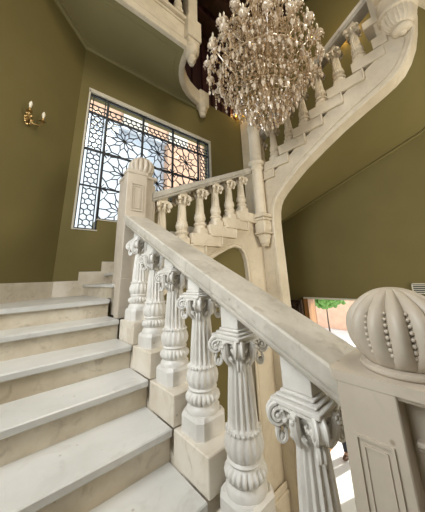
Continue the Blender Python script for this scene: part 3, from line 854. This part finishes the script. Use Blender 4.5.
# ------------------------------------------------------------------ sconces
def sconce(loc, rz, label, lit=False):
    s = thing('wall_sconce', loc, label, 'wall lamp'); s.rotation_euler = (0, 0, rz)
    bp = MB().lathe([(.005, .02), (.03, .018), (.045, .012), (.055, 0)], 16, (0, 0, 0), None, .8, 1.5)
    bp.xform(Matrix.Rotation(PI/2, 4, 'X')); bp.v = [(x, -abs(y), z) for x, y, z in bp.v]
    for q in range(8):
        t = q*PI/4; bp.ball((.045*math.cos(t), -.015, .08*math.sin(t)), .018, 6, 5)
    build('backplate', bp, 'gold', s, 50, world=False)
    for sd in (-1, 1):
        A = MB().tube([(0, -.01, -.02), (sd*.03, -.06, -.06), (sd*.07, -.10, -.06), (sd*.10, -.11, -.02), (sd*.10, -.11, .01)], .008, 6)
        A.lathe([(.01, 0), (.035, .012), (.03, .02), (.014, .025), (.012, .06)], 12, (sd*.10, -.11, .01))
        a_ = build('arm', A, 'gold', s, 50, world=False)
        c_ = MB().lathe([(.011, .05), (.012, .085), (.020, .105), (.017, .13), (.003, .16)], 10, (sd*.10, -.11, .01))
        build('candle_bulb', c_, M['lampglow'] if lit else 'candle', a_, 50, world=False)
    return s
M['lampglow'] = emis('warm_bulb', (1, .62, .22), 14)
sconce((-.925, 2.622, 3.15), math.radians(45), 'small two-armed brass candle sconce on the shaded left wall')
sconce((WX-.005, .02, 5.80), math.radians(-90), 'lit warm wall sconce glowing behind the upper balusters at top right', True)
sconce((3.62, WY-.005, 5.75), 0, 'lit wall sconce glowing in the far corner behind the chandelier fringe', True)
# small grille beside the dome
g = thing('wall_grille', (WX-.01, -.06, .80), 'small white framed grille on the right wall beside the near dome', 'vent')
gf = MB(); gf.box(WX-.02, WX, -.26, .03, .895, .91); gf.box(WX-.02, WX, -.26, .03, .76, .775); gf.box(WX-.02, WX, .015, .03, .76, .91); gf.box(WX-.02, WX, -.26, -.245, .76, .91)
build('frame', gf, 'frame', g)
gs = MB(); gs.box(WX-.006, WX-.002, -.245, .015, .775, .895)
build('backing', gs, 'grille', g)
sl = MB()
for i in range(4): sl.box(WX-.014, WX-.006, -.245, .015, .79+.028*i, .80+.028*i)
build('louvre', sl, 'frame', g)

# ------------------------------------------------------------------ outside
struct('ground', MB().box(-12, 40, -20, 30, GZ-.3, GZ-.205).box(WX+T+.002, 30, -12, 20, GZ-.2, GZ-.01), 'lime')
ob = thing('courtyard_building', (4.2, 9.5, GZ), 'pink brick building seen through the window lattice, upper right', 'building')
q = MB(); q.box(0, 11.0, 9.0, 12, 8.0, 13.5); q.box(4.4, 11.0, 8.7, 9.1, 4.6, 8.0)
build('brick_storey', q, 'pink', ob)
build('white_storey', MB().box(0, 11, 9.05, 12, GZ, 8.0).box(-.1, 11.1, 8.8, 9.0, 7.85, 8.0), 'pale', ob)
for xx in (2.2, 4.6, 7.0): build('window', MB().box(xx, xx+1.2, 8.95, 9.05, 8.2, 10.4).box(xx-.1, xx+1.3, 8.9, 9.0, 8.05, 8.2), 'frame', ob)
oc = thing('courtyard_building', (14, 7, GZ), 'terracotta building across the courtyard seen through the open doorway', 'building')
build('wall', MB().box(13, 17, 3.2, 12, GZ, .35).box(12.9, 17, 3.1, 12.1, .35, .5), 'terra', oc)
build('roof', MB().prism([(3.0, .5), (12.2, .5), (11.5, .9), (3.7, .9)], 12.8, 17.2, 'x'), 'pink', oc)
tr = thing('tree', (9.5, 4.1, GZ), 'leafy green tree in the courtyard seen through the doorway', 'tree')
build('trunk', MB().tube([(9.5, 4.1, GZ), (9.5, 4.12, -.9), (9.52, 4.1, -.1)], [.04, .03, .02], 8), 'doorwood', tr, 50)
lv = MB()
for i in range(260):
    a = random.random()*2*PI; b = math.acos(random.uniform(-1, 1)); r = random.random()**.4
    lv.ball((9.5+.7*r*math.sin(b)*math.cos(a), 4.1+.8*r*math.sin(b)*math.sin(a), .10+.45*r*math.cos(b)), .09, 5, 4)
build('foliage', lv, 'leaf', tr)

# person outside the doorway
pe = thing('person', (3.93, 1.40, GZ), 'person in grey shirt and dark trousers walking in the doorway below the handrail', 'person')
def skin(name, verts, edges, radii, mat, parent, root=0, sub=2):
    me = bpy.data.meshes.new(name); me.from_pydata(verts, edges, []); me.update()
    o = bpy.data.objects.new(name, me); col.objects.link(o); o.parent = parent
    md = o.modifiers.new('Skin', 'SKIN'); md.use_smooth_shade = True
    if not me.skin_vertices: 
        bpy.context.view_layer.objects.active = o
    for i, r in enumerate(radii):
        me.skin_vertices[0].data[i].radius = (r if isinstance(r, tuple) else (r, r))
        me.skin_vertices[0].data[i].use_root = (i == root)
    o.modifiers.new('Sub', 'SUBSURF').levels = sub; o.modifiers['Sub'].render_levels = sub
    me.materials.append(M[mat]); return o
S = .93
body_v = [(0, 0, .92), (0, 0, 1.10), (0, 0, 1.28), (0, 0, 1.40), (0, 0, 1.48), (0, 0, 1.56), (0, 0, 1.66),
          (.0, .17, 1.38), (.03, .22, 1.12), (-.08, .22, .90), (-.12, .21, .84),
          (.0, -.17, 1.38), (.0, -.22, 1.12), (-.12, -.20, .92), (-.17, -.19, .87),
          (0, .09, .86), (-.06, .10, .48), (.02, .10, .09), (-.09, .10, .04),
          (0, -.09, .86), (.06, -.10, .48), (.16, -.10, .10), (.06, -.10, .04)]
body_e = [(0, 1), (1, 2), (2, 3), (3, 4), (4, 5), (5, 6), (3, 7), (7, 8), (8, 9), (9, 10), (3, 11), (11, 12), (12, 13), (13, 14), (0, 15), (15, 16), (16, 17), (17, 18), (0, 19), (19, 20), (20, 21), (21, 22)]
body_r = [(.11, .14), (.10, .13), (.11, .15), (.08, .10), .052, .075, .085, .055, .042, .032, .030, .055, .042, .032, .030, .085, .058, .042, .035, .085, .058, .042, .035]
sc = lambda vs: [(a*S, b*S, c*S) for a, b, c in vs]
try:
    bo_ = skin('body', sc(body_v), body_e, body_r, 'skin', pe)
except Exception as ex:
    print('skin failed', ex)
def cloth(name, prof_pts, mat, seg_=10):
    mb = MB()
    for pts, rs in prof_pts: mb.tube([tuple(Vector(p)*S) for p in pts], [r*S for r in rs], 12)
    return build(name, mb, mat, pe, 60, world=False)
cloth('trousers', [([(0, 0, 1.0), (0, .05, .93), (0, .09, .84), (-.03, .10, .66), (-.06, .10, .48), (-.02, .10, .28), (.02, .10, .08)], [.13, .14, .115, .095, .08, .07, .066]),
                   ([(0, 0, 1.0), (0, -.05, .93), (0, -.09, .84), (.03, -.10, .66), (.06, -.10, .48), (.11, -.10, .28), (.16, -.10, .09)], [.13, .14, .115, .095, .08, .07, .066])], 'navy')
cloth('shirt', [([(0, 0, .96), (0, 0, 1.1), (0, 0, 1.28), (0, 0, 1.40), (0, 0, 1.47)], [.155, .145, .165, .14, .07]),
                ([(0, .12, 1.40), (0, .18, 1.37), (.03, .22, 1.14)], [.075, .07, .058]), ([(0, -.12, 1.40), (0, -.18, 1.37), (0, -.22, 1.14)], [.075, .07, .058])], 'shirt')
hb_ = MB().ball((0, 0, 1.665*S), .105*S, 14, 10, 1.05); build('hair', MB().add([(x+.02, y, z) for x, y, z in hb_.v if True], hb_.f), 'hair', pe, 60, world=False)
sh = MB()
for (x, y, z) in ((-.05, .10, .035), (.10, -.10, .035)): sh.ball((x*S, y*S, z*S+.004), .045, 12, 8, .8, 2.7, 1.0)
build('shoes', sh, 'shoe', pe, 60, world=False)

# ------------------------------------------------------------------ light
def area(name, loc, target, size, power, color=(1, 1, 1), sy=None):
    l = bpy.data.lights.new(name, 'AREA'); l.energy = power; l.color = color; l.size = size
    if sy: l.shape = 'RECTANGLE'; l.size_y = sy
    o = bpy.data.objects.new(name, l); col.objects.link(o); o.location = loc
    o.rotation_euler = (Vector(target)-Vector(loc)).to_track_quat('-Z', 'Y').to_euler(); return o
area('rear_fill', (-1.0, -3.4, 4.4), (.6, 1.0, .8), 2.2, 30, (1.0, .96, .90))  # added soft fill from behind the camera
area('added_left_light', (-2.2, .5, 2.7), (.2, .9, 1.4), 1.6, 95, (1.0, .985, .96), 2.4)  # added area light from the left, just outside the added window
area('upper_fill', (1.0, -1.8, 6.9), (2.2, 1.2, 3.0), 1.5, 100, (1.0, .90, .70))  # added fill that brightens the upper flights and walls
area('right_wall_fill', (2.6, -3.6, 1.4), (3.7, 1.0, 1.2), 1.4, 125, (1.0, .93, .80))  # added fill that lifts the right wall under the third flight
sun = bpy.data.lights.new('sun', 'SUN'); sun.energy = 7.5; sun.color = (1, .95, .86); sun.angle = .02
so = bpy.data.objects.new('sun', sun); col.objects.link(so)
so.rotation_euler = (Vector((0, 0, 0))-Vector((.80, -.31, .60))).to_track_quat('-Z', 'Y').to_euler()
for nm, loc in (('sconce_glow', (WX-.14, .02, 5.9)), ('sconce_glow', (3.62, WY-.15, 5.85))):
    l = bpy.data.lights.new(nm, 'POINT'); l.energy = 6; l.color = (1, .60, .18); l.shadow_soft_size = .05
    o = bpy.data.objects.new(nm, l); col.objects.link(o); o.location = loc
wd = bpy.data.worlds.new('world'); bpy.context.scene.world = wd; wd.use_nodes = True
bg = wd.node_tree.nodes['Background']; bg.inputs['Color'].default_value = (.84, .92, 1.0, 1); bg.inputs['Strength'].default_value = 1.8

# ------------------------------------------------------------------ camera (solved from the step geometry)
cam = bpy.data.cameras.new('camera'); co = bpy.data.objects.new('camera', cam); col.objects.link(co)
F, PX, PY = 231.27, 220.41, 211.557
cam.sensor_fit = 'HORIZONTAL'; cam.sensor_width = 36; cam.lens = F*36/425
cam.shift_x = -(PX-212.5)/425; cam.shift_y = (PY-256)/425
r = Vector((0.74458986, -0.66614251, -0.04289635)); u = Vector((-0.14868534, -0.22815636, 0.96220442)); f = Vector((0.65075234, 0.7100696, 0.26892853))
m3 = Matrix((r, u, -f)).transposed()
co.matrix_world = Matrix.Translation((-.83636, -.79196, 1.13983)) @ m3.to_4x4()
cam.clip_start = .02; cam.clip_end = 200
sc_ = bpy.context.scene; sc_.camera = co
vs_ = sc_.view_settings; vs_.view_transform = 'Standard'; vs_.look = 'None'; vs_.gamma = 1; vs_.use_curve_mapping = False; vs_.exposure = 0.12
